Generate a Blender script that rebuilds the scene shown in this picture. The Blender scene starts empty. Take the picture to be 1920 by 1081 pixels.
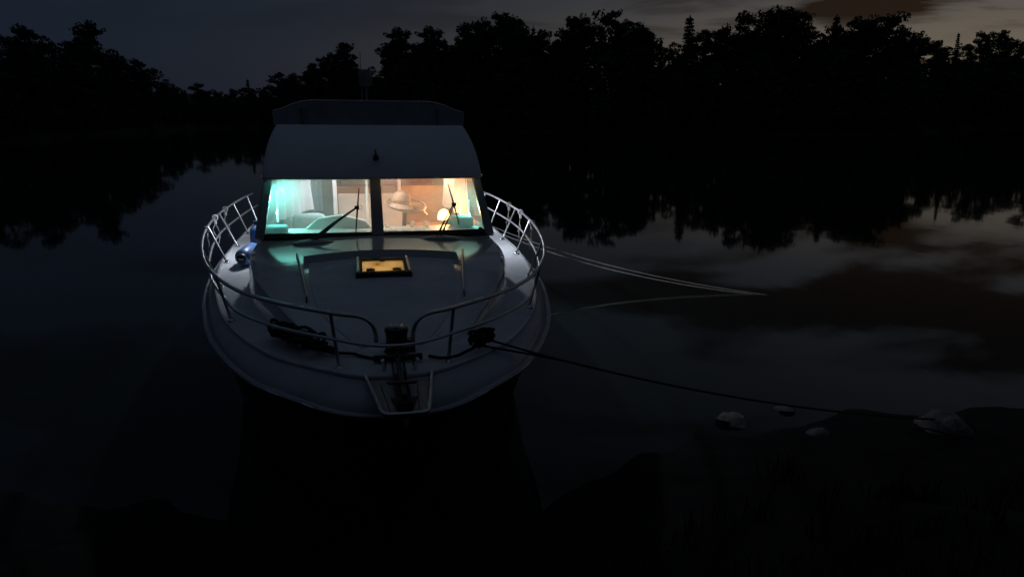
import bpy, math, random
from mathutils import Vector, Matrix, noise
R = math.radians
random.seed(7)
scn = bpy.context.scene
COL = scn.collection

# ------------------------------------------------------------------ camera
CAM_H, PITCH, FPX = 3.1, 13.0, 1387.0
cam_d = bpy.data.cameras.new('camera')
cam = bpy.data.objects.new('camera', cam_d); COL.objects.link(cam)
cam.location = (0, 0, CAM_H); cam.rotation_euler = (R(90 - PITCH), 0, 0)
cam_d.sensor_width = 36; cam_d.lens = 36 * FPX / 1920
cam_d.clip_start = .05; cam_d.clip_end = 6000
scn.camera = cam

# ------------------------------------------------------------------ dusk sky
world = bpy.data.worlds.new('World'); scn.world = world; world.use_nodes = True
nt = world.node_tree; nt.nodes.clear()
def wn(t, **k):
    n = nt.nodes.new(t)
    for a, b in k.items(): setattr(n, a, b)
    return n
def wl(a, b): nt.links.new(a, b)
def wmath(op, a, b=None, c=None, clamp=False):
    n = wn('ShaderNodeMath', operation=op, use_clamp=clamp)
    for i, v in enumerate((a, b, c)):
        if v is None: continue
        if isinstance(v, (int, float)): n.inputs[i].default_value = v
        else: wl(v, n.inputs[i])
    return n.outputs[0]
SUN_AZ, SUN_EL = 34, -2.5
sky = wn('ShaderNodeTexSky', sky_type='NISHITA', sun_disc=False)
sky.sun_elevation = R(SUN_EL); sky.sun_rotation = R(SUN_AZ); sky.air_density = 1.0; sky.dust_density = 1.5
geo = wn('ShaderNodeTexCoord')
sep = wn('ShaderNodeSeparateXYZ'); wl(geo.outputs['Generated'], sep.inputs[0])
X, Y, Z = sep.outputs
zz = wmath('ADD', wmath('MAXIMUM', Z, 0.0), 0.16)
comb = wn('ShaderNodeCombineXYZ')
CLOUD_SHIFT = (2.52, 0.9)
wl(wmath('MULTIPLY_ADD', wmath('DIVIDE', X, zz), .55, CLOUD_SHIFT[0]), comb.inputs[0])
wl(wmath('ADD', wmath('DIVIDE', Y, zz), CLOUD_SHIFT[1]), comb.inputs[1])
nz = wn('ShaderNodeTexNoise'); nz.inputs['Scale'].default_value = 1.7
nz.inputs['Detail'].default_value = 6; nz.inputs['Roughness'].default_value = .56; nz.inputs['Distortion'].default_value = .35
wl(comb.outputs[0], nz.inputs['Vector'])
# nearness to the place where the sun went down
dot = wmath('ADD', wmath('MULTIPLY', X, math.sin(R(SUN_AZ))), wmath('MULTIPLY', Y, math.cos(R(SUN_AZ))))
near = wmath('POWER', wmath('MAXIMUM', wmath('MULTIPLY_ADD', dot, .5, .5), 0.0), 15.0)
cr = wn('ShaderNodeMapRange'); cr.interpolation_type = 'SMOOTHSTEP'
cr.inputs[1].default_value = .45; cr.inputs[2].default_value = .60
wl(nz.outputs['Fac'], cr.inputs[0])
zpos = wmath('MAXIMUM', Z, 0.0)
low_w = wmath('POWER', 2.718, wmath('MULTIPLY', wmath('POWER', wmath('DIVIDE', zpos, .135), 3.0), -1.0))
hi = wn('ShaderNodeMapRange'); hi.interpolation_type = 'SMOOTHSTEP'; hi.inputs[1].default_value = .13; hi.inputs[2].default_value = .24; hi.inputs[4].default_value = .5; wl(zpos, hi.inputs[0])
lo_ = wn('ShaderNodeMapRange'); lo_.interpolation_type = 'SMOOTHSTEP'; lo_.inputs[1].default_value = .075; lo_.inputs[2].default_value = .125; wl(zpos, lo_.inputs[0])
cfac = wmath('MULTIPLY', wmath('MULTIPLY', cr.outputs[0], lo_.outputs[0]), wmath('ADD', wmath('MULTIPLY_ADD', near, 1.15, .15), hi.outputs[0]), clamp=True)
# clear air: Nishita plus the pale layer of thin high cloud lit from below the horizon
base = wn('ShaderNodeMix', data_type='RGBA', blend_type='MULTIPLY'); base.inputs['Factor'].default_value = 1
SKY_GAIN = .012
wl(sky.outputs[0], base.inputs['A']); base.inputs['B'].default_value = (SKY_GAIN,) * 3 + (1,)
thin = wn('ShaderNodeMix', data_type='RGBA')
tb = wn('ShaderNodeMix', data_type='RGBA')      # the afterglow is warm only close to the horizon
tb.inputs['A'].default_value = (.046, .050, .058, 1); tb.inputs['B'].default_value = (.150, .122, .088, 1)
wl(low_w, tb.inputs['Factor']); wl(tb.outputs['Result'], thin.inputs['B'])
ta = wn('ShaderNodeMix', data_type='RGBA')      # the blue deepens to a brighter zenith
ta.inputs['A'].default_value = (.0064, .0116, .0222, 1); ta.inputs['B'].default_value = (.030, .039, .056, 1)
wl(wmath('POWER', zpos, 1.5), ta.inputs['Factor']); wl(ta.outputs['Result'], thin.inputs['A'])
wl(near, thin.inputs['Factor'])
addc = wn('ShaderNodeMix', data_type='RGBA', blend_type='ADD'); addc.inputs['Factor'].default_value = 1
wl(base.outputs['Result'], addc.inputs['A']); wl(thin.outputs['Result'], addc.inputs['B'])
cloudc = wn('ShaderNodeMix', data_type='RGBA')
cloudc.inputs['A'].default_value = (.0060, .0068, .0085, 1)
cloudc.inputs['B'].default_value = (.019, .0115, .0065, 1)
hb2 = wn('ShaderNodeMapRange'); hb2.inputs[1].default_value = .12; hb2.inputs[2].default_value = .28; hb2.inputs[3].default_value = 1; hb2.inputs[4].default_value = .3; wl(zpos, hb2.inputs[0])
wl(wmath('MULTIPLY', near, hb2.outputs[0]), cloudc.inputs['Factor'])
fin = wn('ShaderNodeMix', data_type='RGBA')
wl(cfac, fin.inputs['Factor']); wl(addc.outputs['Result'], fin.inputs['A']); wl(cloudc.outputs['Result'], fin.inputs['B'])
bg = wn('ShaderNodeBackground'); bg.inputs['Strength'].default_value = 1.0
wl(fin.outputs['Result'], bg.inputs['Color'])
wo = wn('ShaderNodeOutputWorld'); wl(bg.outputs[0], wo.inputs[0])

scn.view_settings.view_transform = 'Standard'; scn.view_settings.look = 'None'
scn.view_settings.exposure = 0; scn.view_settings.gamma = 1
scn.render.engine = 'CYCLES'
scn.cycles.use_denoising = True
scn.cycles.max_bounces = 8; scn.cycles.transparent_max_bounces = 12
scn.cycles.sample_clamp_indirect = 2.0
scn.cycles.caustics_reflective = False; scn.cycles.caustics_refractive = False

# ------------------------------------------------------------------ materials
MATS = {}
def mat(name, col, rough=.5, metal=0, noise_amt=0, noise_scale=8, bump=0, bump_scale=40, emit=None, estr=0, coat=0, trans=0, spec=.5, col2=None, stretch=None):
    m = bpy.data.materials.new(name); m.use_nodes = True
    n, l = m.node_tree.nodes, m.node_tree.links
    b = n['Principled BSDF']
    b.inputs['Base Color'].default_value = (*col, 1); b.inputs['Roughness'].default_value = rough
    b.inputs['Metallic'].default_value = metal; b.inputs['Coat Weight'].default_value = coat
    b.inputs['Specular IOR Level'].default_value = spec
    if trans: b.inputs['Transmission Weight'].default_value = trans
    if emit: b.inputs['Emission Color'].default_value = (*emit, 1); b.inputs['Emission Strength'].default_value = estr
    tc = n.new('ShaderNodeTexCoord'); vec = tc.outputs['Object']
    if stretch:
        mp = n.new('ShaderNodeMapping'); mp.inputs['Scale'].default_value = stretch; l.new(vec, mp.inputs[0]); vec = mp.outputs[0]
    if noise_amt:
        t = n.new('ShaderNodeTexNoise'); t.inputs['Scale'].default_value = noise_scale; t.inputs['Detail'].default_value = 6; t.inputs['Roughness'].default_value = .62
        l.new(vec, t.inputs['Vector'])
        mx = n.new('ShaderNodeMix'); mx.data_type = 'RGBA'
        c2 = col2 or tuple(c * (1 - noise_amt) for c in col)
        mx.inputs['A'].default_value = (*col, 1); mx.inputs['B'].default_value = (*c2, 1)
        rp = n.new('ShaderNodeMapRange'); rp.inputs[1].default_value = .38; rp.inputs[2].default_value = .66
        l.new(t.outputs['Fac'], rp.inputs[0]); l.new(rp.outputs[0], mx.inputs['Factor'])
        l.new(mx.outputs['Result'], b.inputs['Base Color'])
        rr = n.new('ShaderNodeMapRange'); rr.inputs[3].default_value = rough * .8; rr.inputs[4].default_value = min(1, rough * 1.35)
        l.new(t.outputs['Fac'], rr.inputs[0]); l.new(rr.outputs[0], b.inputs['Roughness'])
    if bump:
        t2 = n.new('ShaderNodeTexNoise'); t2.inputs['Scale'].default_value = bump_scale; t2.inputs['Detail'].default_value = 5
        l.new(vec, t2.inputs['Vector'])
        bp = n.new('ShaderNodeBump'); bp.inputs['Strength'].default_value = bump; bp.inputs['Distance'].default_value = .02
        l.new(t2.outputs['Fac'], bp.inputs['Height']); l.new(bp.outputs[0], b.inputs['Normal'])
    MATS[name] = m
    return m
def glass_mat(name, tint, haze, haze_col=(.8, .8, .8)):
    m = bpy.data.materials.new(name); m.use_nodes = True
    n, l = m.node_tree.nodes, m.node_tree.links; n.clear()
    tr = n.new('ShaderNodeBsdfTransparent'); tr.inputs[0].default_value = (*tint, 1)
    gl = n.new('ShaderNodeBsdfGlossy'); gl.inputs['Roughness'].default_value = .02
    fr = n.new('ShaderNodeFresnel'); fr.inputs[0].default_value = 1.45
    mx = n.new('ShaderNodeMixShader'); l.new(fr.outputs[0], mx.inputs[0]); l.new(tr.outputs[0], mx.inputs[1]); l.new(gl.outputs[0], mx.inputs[2])
    out = n.new('ShaderNodeOutputMaterial')
    if haze:
        df = n.new('ShaderNodeBsdfTranslucent'); df.inputs[0].default_value = (*haze_col, 1)
        tc = n.new('ShaderNodeTexCoord'); tx = n.new('ShaderNodeTexNoise'); tx.inputs['Scale'].default_value = 3.0; tx.inputs['Detail'].default_value = 4
        l.new(tc.outputs['Object'], tx.inputs['Vector'])
        rr = n.new('ShaderNodeMapRange'); rr.inputs[1].default_value = .3; rr.inputs[2].default_value = .7; rr.inputs[3].default_value = haze * .6; rr.inputs[4].default_value = haze * 1.3
        l.new(tx.outputs['Fac'], rr.inputs[0])
        m2 = n.new('ShaderNodeMixShader'); l.new(rr.outputs[0], m2.inputs[0])
        l.new(mx.outputs[0], m2.inputs[1]); l.new(df.outputs[0], m2.inputs[2]); l.new(m2.outputs[0], out.inputs[0])
    else: l.new(mx.outputs[0], out.inputs[0])
    MATS[name] = m
    return m
def sheer_mat(name, col, t):
    m = bpy.data.materials.new(name); m.use_nodes = True
    n, l = m.node_tree.nodes, m.node_tree.links; n.clear()
    d = n.new('ShaderNodeBsdfDiffuse'); d.inputs[0].default_value = (*col, 1)
    s = n.new('ShaderNodeBsdfTranslucent'); s.inputs[0].default_value = (*col, 1)
    x = n.new('ShaderNodeMixShader'); x.inputs[0].default_value = t; l.new(d.outputs[0], x.inputs[1]); l.new(s.outputs[0], x.inputs[2])
    o = n.new('ShaderNodeOutputMaterial'); l.new(x.outputs[0], o.inputs[0]); MATS[name] = m; return m

GEL = mat('gelcoat', (.72, .73, .75), .16, noise_amt=.12, noise_scale=2.6, coat=1.0, bump=.03, bump_scale=5)
DECKM = mat('deck_paint', (.66, .68, .70), .55, noise_amt=.12, noise_scale=5, bump=.12, bump_scale=260)
PANELM = mat('nonslip_panel', (.70, .72, .76), .6, noise_amt=.12, noise_scale=4, bump=.2, bump_scale=300)
BROWM = mat('roof_gelcoat', (.70, .74, .79), .45, noise_amt=.12, noise_scale=1.6, bump=.02, bump_scale=7)
HULLM = mat('hull_gelcoat', (.44, .46, .50), .3, noise_amt=.25, noise_scale=1.8, coat=.2)
HULLSH = mat('hull_paint_shaded', (.030, .028, .030), .35, noise_amt=.4, noise_scale=2.5, bump=.03, bump_scale=6)  # hull paint darkened to stand in for the shade below the deck edge
BOOT = mat('antifouling', (.03, .035, .05), .6, noise_amt=.3)
STEEL = mat('stainless', (.62, .63, .64), .16, metal=1, noise_amt=.12, noise_scale=14)
RAILM = mat('rail_steel', (.70, .71, .72), .30, metal=.85, noise_amt=.12, noise_scale=14)
RUB = mat('rubber', (.012, .012, .013), .55, noise_amt=.3)
FRAMEM = mat('frame_grey', (.24, .245, .25), .45, noise_amt=.15)
BLACKM = mat('black_metal', (.014, .014, .015), .4, noise_amt=.3)
WOOD = mat('varnished_wood', (.40, .20, .085), .35, noise_amt=.45, noise_scale=6, stretch=(1, 1, 7), coat=.3)
TEAK = mat('weathered_teak', (.45, .42, .38), .5, noise_amt=.4, noise_scale=9, stretch=(9, 1, 1), bump=.3)
CREAM = mat('cabin_lining', (.62, .56, .50), .7, noise_amt=.1, noise_scale=3)
DASHM = mat('dashboard_vinyl', (.52, .53, .52), .45, noise_amt=.12, noise_scale=4)
TEALM = mat('teal_cloth', (.03, .22, .19), .85, noise_amt=.25, noise_scale=12)
PALECL = mat('pale_cloth', (.40, .44, .44), .9, noise_amt=.2, noise_scale=7)
REDC = sheer_mat('red_curtain_cloth', (.70, .11, .10), .35)
SHEER = sheer_mat('sheer_curtain_cloth', (.80, .78, .84), .45)
ROPEW = mat('white_rope', (.60, .60, .58), .85, noise_amt=.3, noise_scale=60, bump=.4, bump_scale=150)
ROPED = mat('dark_rope', (.022, .020, .018), .9, noise_amt=.4, noise_scale=60, bump=.4, bump_scale=150)
BLUEF = mat('blue_vinyl', (.10, .20, .42), .38, noise_amt=.2, noise_scale=6)
WHITEP = mat('white_plastic', (.75, .75, .76), .4, noise_amt=.08)
CAPM = mat('pale_cap_cloth', (.42, .30, .24), .9, noise_amt=.12, noise_scale=20)
BRASS = mat('aged_brass', (.45, .30, .11), .35, metal=1, noise_amt=.3)
AMBER = mat('amber_lining', (.80, .52, .16), .6, noise_amt=.2)
SHADE = mat('lamp_shade', (.9, .7, .4), .8, emit=(1.0, .50, .12), estr=10.0)
LEDC = mat('led_cyan', (.8, .9, .9), .5, emit=(.45, .95, .95), estr=.9)
LEDW = mat('led_white', (.8, .8, .8), .5, emit=(.85, .9, 1.0), estr=2.5)
CANVAS = mat('canvas_cover', (.21, .225, .25), .8, noise_amt=.25, noise_scale=4, bump=.3, bump_scale=30)
GLASS = glass_mat('cabin_glass', (.95, .97, .97), .14)
SGLASS = glass_mat('side_glass', (.93, .95, .97), 0)
FGLASS = glass_mat('smoked_screen', (.25, .27, .30), .02)
HGLASS = glass_mat('hatch_acrylic', (.9, .88, .82), .35)
BARK = mat('bark', (.06, .04, .028), .95, noise_amt=.4, noise_scale=3, bump=.5, bump_scale=12)
NEEDLE = mat('pine_needles', (.035, .055, .022), .8, noise_amt=.4, noise_scale=.6)
SPRUCEM = mat('spruce_needles', (.028, .048, .026), .8, noise_amt=.4, noise_scale=.6)
LEAFM = mat('leaves', (.05, .085, .025), .75, noise_amt=.4, noise_scale=.5)
SOIL = mat('forest_floor', (.035, .032, .022), .95, noise_amt=.5, noise_scale=.4)
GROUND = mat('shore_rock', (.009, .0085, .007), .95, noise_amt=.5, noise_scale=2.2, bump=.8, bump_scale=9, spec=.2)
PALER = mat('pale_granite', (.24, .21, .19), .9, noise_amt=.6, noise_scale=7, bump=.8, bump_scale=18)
GREYR = mat('grey_granite', (.17, .165, .16), .9, noise_amt=.5, noise_scale=7, bump=.8, bump_scale=18)
GRASSM = mat('dry_grass', (.016, .018, .009), .95, spec=.1, noise_amt=.4, noise_scale=3)
# still lake water
WATER = bpy.data.materials.new('lake_water'); WATER.use_nodes = True
n, l = WATER.node_tree.nodes, WATER.node_tree.links; b = n['Principled BSDF']
b.inputs['Base Color'].default_value = (.004, .010, .009, 1); b.inputs['Roughness'].default_value = .035; b.inputs['IOR'].default_value = 1.29
tc = n.new('ShaderNodeTexCoord'); t1 = n.new('ShaderNodeTexNoise'); t1.inputs['Scale'].default_value = .9; t1.inputs['Detail'].default_value = 3
mp = n.new('ShaderNodeMapping'); mp.inputs['Scale'].default_value = (1, .45, 1); l.new(tc.outputs['Object'], mp.inputs[0]); l.new(mp.outputs[0], t1.inputs['Vector'])
bp = n.new('ShaderNodeBump'); bp.inputs['Strength'].default_value = .07; bp.inputs['Distance'].default_value = .03
l.new(t1.outputs['Fac'], bp.inputs['Height']); l.new(bp.outputs[0], b.inputs['Normal'])

# ------------------------------------------------------------------ mesh helpers
class MB:
    def __init__(s): s.v = []; s.f = []
    def add(s, vs, fs):
        o = len(s.v); s.v += [tuple(v) for v in vs]; s.f += [tuple(i + o for i in f) for f in fs]; return s
    def grid(s, rows, close_u=False, flip=False):
        o = len(s.v); nr, nc = len(rows), len(rows[0])
        for r in rows: s.v += [tuple(p) for p in r]
        for i in range(nr - 1):
            for j in range(nc - (0 if close_u else 1)):
                k = (j + 1) % nc
                q = (o + i * nc + j, o + i * nc + k, o + (i + 1) * nc + k, o + (i + 1) * nc + j)
                s.f.append(q[::-1] if flip else q)
        return s
    def tube(s, pts, r, n=8, closed=False, caps=True):
        pts = [Vector(p) for p in pts]; N = len(pts)
        rs = r if isinstance(r, (list, tuple)) else [r] * N
        rings = []; up = None
        for i, p in enumerate(pts):
            a = pts[(i - 1) % N] if (closed or i > 0) else p
            c = pts[(i + 1) % N] if (closed or i < N - 1) else p
            t = (c - a).normalized()
            if up is None:
                up = Vector((0, 0, 1)) if abs(t.z) < .9 else Vector((1, 0, 0))
            x = t.cross(up)
            if x.length < 1e-5: x = t.orthogonal()
            x.normalize(); up = x.cross(t).normalized()
            rings.append([p + (x * math.cos(2 * math.pi * k / n) + up * math.sin(2 * math.pi * k / n)) * rs[i] for k in range(n)])
        o = len(s.v)
        if closed: rings.append(rings[0])
        s.grid(rings, close_u=True, flip=True)
        if caps and not closed:
            s.f.append(tuple(range(o, o + n)))
            e = o + (N - 1) * n; s.f.append(tuple(range(e + n - 1, e - 1, -1)))
        return s
    def lathe(s, prof, n=24, origin=(0, 0, 0), M=None):
        rows = []
        for r, z in prof:
            row = [Vector((r * math.cos(2 * math.pi * k / n), r * math.sin(2 * math.pi * k / n), z)) for k in range(n)]
            rows.append([(M @ p if M else p) + Vector(origin) for p in row])
        s.grid(rows, close_u=True)
        return s
    def box(s, c, d, M=None):
        vs = [Vector((sx * d[0] / 2, sy * d[1] / 2, sz * d[2] / 2)) for sx in (-1, 1) for sy in (-1, 1) for sz in (-1, 1)]
        vs = [(M @ v if M else v) + Vector(c) for v in vs]
        return s.add(vs, [(0, 1, 3, 2), (4, 6, 7, 5), (0, 4, 5, 1), (2, 3, 7, 6), (0, 2, 6, 4), (1, 5, 7, 3)])
    def prism(s, quad, nrm, t):
        q = [Vector(p) for p in quad]; nrm = Vector(nrm).normalized() * t; m = len(q)
        vs = q + [p + nrm for p in q]
        fs = [tuple(range(m)), tuple(range(2 * m - 1, m - 1, -1))] + [(i, i + m, (i + 1) % m + m, (i + 1) % m) for i in range(m)]
        return s.add(vs, fs)
    def build(s, name, m, parent=None, smooth=40, bevel=0):
        me = bpy.data.meshes.new(name); me.from_pydata(s.v, [], s.f); me.materials.append(m)
        me.validate(); me.update()
        import bmesh
        bm = bmesh.new(); bm.from_mesh(me); bmesh.ops.recalc_face_normals(bm, faces=bm.faces); bm.to_mesh(me); bm.free()
        if smooth:
            me.shade_smooth(); me.set_sharp_from_angle(angle=R(smooth))
        o = bpy.data.objects.new(name, me); COL.objects.link(o)
        if parent is not None: o.parent = parent
        if bevel:
            bv = o.modifiers.new('bevel', 'BEVEL'); bv.width = bevel; bv.segments = 2; bv.limit_method = 'ANGLE'; bv.angle_limit = R(40)
        return o
def empty(name, loc=(0, 0, 0), parent=None):
    o = bpy.data.objects.new(name, None); COL.objects.link(o); o.location = loc
    o.empty_display_size = .1
    if parent is not None: o.parent = parent
    return o
def tag(o, label=None, cat=None, group=None, kind=None):
    if label: o['label'] = label
    if cat: o['category'] = cat
    if group: o['group'] = group
    if kind: o['kind'] = kind
    return o
def crom(pts, per=6, closed=False):
    P = [Vector(p) for p in pts]; out = []; N = len(P)
    for i in range(N if closed else N - 1):
        p1, p2 = P[i], P[(i + 1) % N]
        p0 = P[(i - 1) % N] if (closed or i > 0) else p1 * 2 - p2
        p3 = P[(i + 2) % N] if (closed or i < N - 2) else p2 * 2 - p1
        for k in range(per):
            t = k / per
            out.append(.5 * ((2 * p1) + (p2 - p0) * t + (2 * p0 - 5 * p1 + 4 * p2 - p3) * t * t + (3 * p1 - p0 - 3 * p2 + p3) * t ** 3))
    if not closed: out.append(P[-1])
    return out
def interp(tab, x):
    if x <= tab[0][0]: return tab[0][1]
    for (a, va), (b_, vb) in zip(tab, tab[1:]):
        if x <= b_:
            t = (x - a) / (b_ - a); return va + (vb - va) * t
    return tab[-1][1]
def smin(tab, x):          # smooth-ish interpolation
    return (interp(tab, x - .12) + interp(tab, x) * 2 + interp(tab, x + .12)) / 4
def clamp(x, a=0, b_=1): return max(a, min(b_, x))
def sst(x): x = clamp(x); return x * x * (3 - 2 * x)

# pixel of the photograph -> direction from the eye
cp, sp = math.cos(R(PITCH)), math.sin(R(PITCH))
def ray(x, y):
    u, v = (x - 960) / FPX, -(y - 540.5) / FPX
    return Vector((u, cp + v * sp, -sp + v * cp))
EYE = Vector((0, 0, CAM_H))
def at(x, y, z):
    d = ray(x, y); return EYE + d * ((z - CAM_H) / d.z)

# the boat's own frame: x to the right seen from ahead, y aft, z up from the water
BOAT_M = Matrix.Translation((-.702, 4.278, 0)) @ Matrix.Rotation(R(11.8), 4, 'Z') @ Matrix.Rotation(R(.45), 4, 'Y')
BOAT_I = BOAT_M.inverted()
def loc_plane(x, y, p0, nrm):
    o = BOAT_I @ EYE; d = BOAT_I.to_3x3() @ ray(x, y); p0 = Vector(p0); nrm = Vector(nrm)
    return o + d * ((p0 - o).dot(nrm) / d.dot(nrm))
def loc_y(x, y, yl): return loc_plane(x, y, (0, yl, 0), (0, 1, 0))
def loc_z(x, y, zl): return loc_plane(x, y, (0, 0, zl), (0, 0, 1))
def aboard(name, local, label, cat, group=None):     # an empty for a loose thing on the boat
    o = empty(name); o.matrix_world = BOAT_M @ Matrix.Translation(local)
    return tag(o, label, cat, group)

# ================================================================== SETTING
# water
MB().add([(-2500, -60, 0), (2500, -60, 0), (2500, 4500, 0), (-2500, 4500, 0)], [(0, 1, 2, 3)]).build('lake_water', WATER, smooth=0)['kind'] = 'structure'

# near shore
SH = [(-60, 2), (-30, 4), (-14, 5.6), (-6, 6.1), (-4, 5.9), (-2.6, 5.2), (-1.2, 4.8), (-.2, 5.0), (.8, 6.0), (2, 7.0), (4, 7.5), (8, 7.6), (14, 8.6), (30, 10), (60, 10)]
def shore_z(x, y):
    d = smin(SH, x) + .5 * noise.noise((x * .6, 3.1, 0)) + .22 * noise.noise((x * 2.3, 7.7, 0)) - y
    if d > 0: z = .28 * d - .004 * min(d, 6) ** 2
    else: z = .45 * d
    if y < -2: z += (-2 - y) * .5  # unseen slope behind the camera, steepened to block sky light on the bow
    amp = clamp(.25 + d * .12, .08, 1.0) * (1.0 if y > -4 else 1.6)
    z += amp * (.24 * noise.fractal((x * .55, y * .55, 1.7), 1.0, 2.0, 5) + .12 * abs(noise.noise((x * 1.7, y * 1.3, 4.4))))
    return z
def axis(lo, dlo, dhi, hi, step, growth=1.25):
    a = []; v = dlo
    while v <= dhi + 1e-6: a.append(v); v += step
    st = step; v = dlo
    while v > lo: st *= growth; v -= st; a.insert(0, v)
    st = step; v = a[-1]
    while v < hi: st *= growth; v += st; a.append(v)
    return a
xs = axis(-60, -9, 11, 60, .11); ys = axis(-45, .2, 9.5, 12, .11)
rows = [[(x, y, max(shore_z(x, y), -3)) for x in xs] for y in ys]
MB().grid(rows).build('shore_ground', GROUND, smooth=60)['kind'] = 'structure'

# far shore: distance of the waterline by azimuth (degrees, + is right)
FAR = [(-75, 60), (-50, 95), (-38, 105), (-30, 130), (-25, 180), (-20, 255), (-15, 255), (-10, 220), (-5, 185), (0, 165), (8, 150), (20, 150), (27, 165), (32, 225), (38, 250), (50, 250), (75, 200)]
def far_d(a): return (interp(FAR, a - 2) + 2 * interp(FAR, a) + interp(FAR, a + 2)) / 4 + 3 * noise.noise((a * .35, 0, 5))
def far_z(a, e):         # e metres inland
    return .3 * clamp(e, -3, 3) + (9.0 + 10.0 * sst((a - 26) / 7)) * sst((e - 3) / 42) + .8 * noise.noise((a * .8, e * .08, 2)) * clamp(e / 6)
rows = []
for k, e in enumerate([-4, -1, 0, 1, 2.5, 5, 8, 12, 17, 24, 32, 45, 60, 90, 140, 260, 500]):
    row = []
    for i in range(0, 241):
        a = -75 + i * .625; d = far_d(a) + e
        row.append((d * math.sin(R(a)), d * math.cos(R(a)), far_z(a, e)))
    rows.append(row)
MB().grid(rows).build('far_shore_ground', SOIL, smooth=60)['kind'] = 'structure'

# ------------------------------------------------------------------ trees
def leaf_cloud(mb, c, rad, n, size, rnd):
    for _ in range(n):
        while True:
            p = Vector((rnd.uniform(-1, 1), rnd.uniform(-1, 1), rnd.uniform(-1, 1)))
            if .2 < p.length < 1: break
        p *= p.length ** -.35
        q = Vector(c) + Vector((p.x * rad[0], p.y * rad[1], p.z * rad[2]))
        a = Vector((rnd.gauss(0, 1), rnd.gauss(0, 1), rnd.gauss(0, .7))).normalized(); b2 = a.orthogonal().normalized()
        b2.rotate(Matrix.Rotation(rnd.uniform(0, 6.3), 3, a)); c2 = a.cross(b2)
        s1 = size * rnd.uniform(.5, 1.2); s2 = s1 * rnd.uniform(.35, .8)
        mb.add([q - b2 * s1, q - c2 * s2 + b2 * s1 * .2, q + b2 * s1, q + c2 * s2], [(0, 1, 2, 3)])
def make_pine(seed, H=18, broad=1.0, low=.42):
    rnd = random.Random(seed); tr = MB(); cr_ = MB()
    bend = [Vector((rnd.uniform(-.35, .35) * i, rnd.uniform(-.35, .35) * i, H * .95 * i / 6)) for i in range(7)]
    spine = crom(bend, 3)
    tr.tube(spine, [.26 * (1 - .85 * i / (len(spine) - 1)) for i in range(len(spine))], 7)
    def sp_at(t): return spine[min(len(spine) - 1, int(t * (len(spine) - 1) / .95))]
    N = 22
    for i in range(N):
        t = low + (1 - low) * ((i + rnd.random()) / N) ** .85
        prof = math.sin(math.pi * clamp((t - low + .12) / (1.16 - low))) ** .6
        reach = 3.3 * broad * prof * rnd.uniform(.35, 1.0); az = rnd.uniform(0, 6.283)
        c0 = sp_at(t * .95)
        c = c0 + Vector((math.cos(az) * reach, math.sin(az) * reach, rnd.uniform(0, .9)))
        rr = rnd.uniform(.9, 1.7) * (.65 + .4 * prof)
        tr.tube([c0 - Vector((0, 0, .5)), (c0 + c) * .5 + Vector((0, 0, -.1)), c], [.09, .06, .025], 5)
        leaf_cloud(cr_, c, (rr * 1.1, rr * 1.1, rr * .5), int(150 * rr), .24, rnd)
        for q in range(6):
            leaf_cloud(cr_, c + Vector((rnd.uniform(-1, 1) * rr, rnd.uniform(-1, 1) * rr, rnd.uniform(-.1, .75) * rr)), (.42, .42, .34), 22, .19, rnd)
    leaf_cloud(cr_, sp_at(.95), (1.0 * broad, 1.0 * broad, .9), 90, .28, rnd)
    return tr, cr_
def make_spruce(seed, H=18):
    rnd = random.Random(seed); tr = MB(); cr_ = MB()
    tr.tube([(0, 0, 0), (0, 0, H * .5), (0, 0, H)], [.24, .14, .02], 7)
    z = H * .10
    while z < H * .97:
        t = z / H; L = 2.9 * (1 - t) ** .85 + .12
        nb = rnd.randint(5, 7); a0 = rnd.uniform(0, 6.3)
        for k in range(nb):
            a = a0 + 6.283 * k / nb + rnd.uniform(-.25, .25); Lk = L * rnd.uniform(.65, 1.1)
            d = Vector((math.cos(a), math.sin(a), 0))
            tip = Vector((0, 0, z)) + d * Lk + Vector((0, 0, -.22 * Lk))
            tr.tube([(0, 0, z), tip], [.04, .012], 4)
            for s in range(max(1, int(Lk / .55))):
                u = (s + .6) / max(1, int(Lk / .55))
                leaf_cloud(cr_, Vector((0, 0, z)).lerp(tip, u), (.42, .42, .26), 13, .24, rnd)
        z += .55 + .35 * (1 - t)
    leaf_cloud(cr_, (0, 0, H * .985), (.12, .12, .4), 14, .16, rnd)
    return tr, cr_
def make_leafy(seed, H=14):
    rnd = random.Random(seed); tr = MB(); cr_ = MB()
    tr.tube([(0, 0, 0), (.1, .1, H * .35), (.2, 0, H * .8)], [.28, .2, .04], 7)
    for i in range(20):
        t = .12 + .86 * (i + rnd.random()) / 20; az = rnd.uniform(0, 6.28)
        prof = math.sin(math.pi * clamp(.12 + t * .84)) ** .7; reach = 3.4 * prof * rnd.uniform(.3, 1)
        c = Vector((math.cos(az) * reach, math.sin(az) * reach, t * H * .93)); rr = rnd.uniform(1.1, 1.9) * (.6 + .45 * prof)
        tr.tube([(0.1, 0.05, c.z * .7), c], [.08, .02], 5)
        leaf_cloud(cr_, c, (rr, rr, rr * .85), int(115 * rr), .28, rnd)
    return tr, cr_
PROTO = []
def proto(kind, pair, m, H):
    t, c = pair
    tm = t.build('trunk', BARK, smooth=60); cm = c.build('crown', m, smooth=0)
    PROTO.append((kind, tm.data, cm.data, H)); bpy.data.objects.remove(tm); bpy.data.objects.remove(cm)
proto('pine', make_pine(3, broad=1.15), NEEDLE, 18)
proto('pine', make_pine(11, broad=.9, low=.3), NEEDLE, 18)
proto('pine', make_pine(29, broad=1.3, low=.5), NEEDLE, 18)
proto('pine', make_pine(41, broad=.75, low=.25), NEEDLE, 18)
proto('spruce', make_spruce(5), SPRUCEM, 18)
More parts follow.
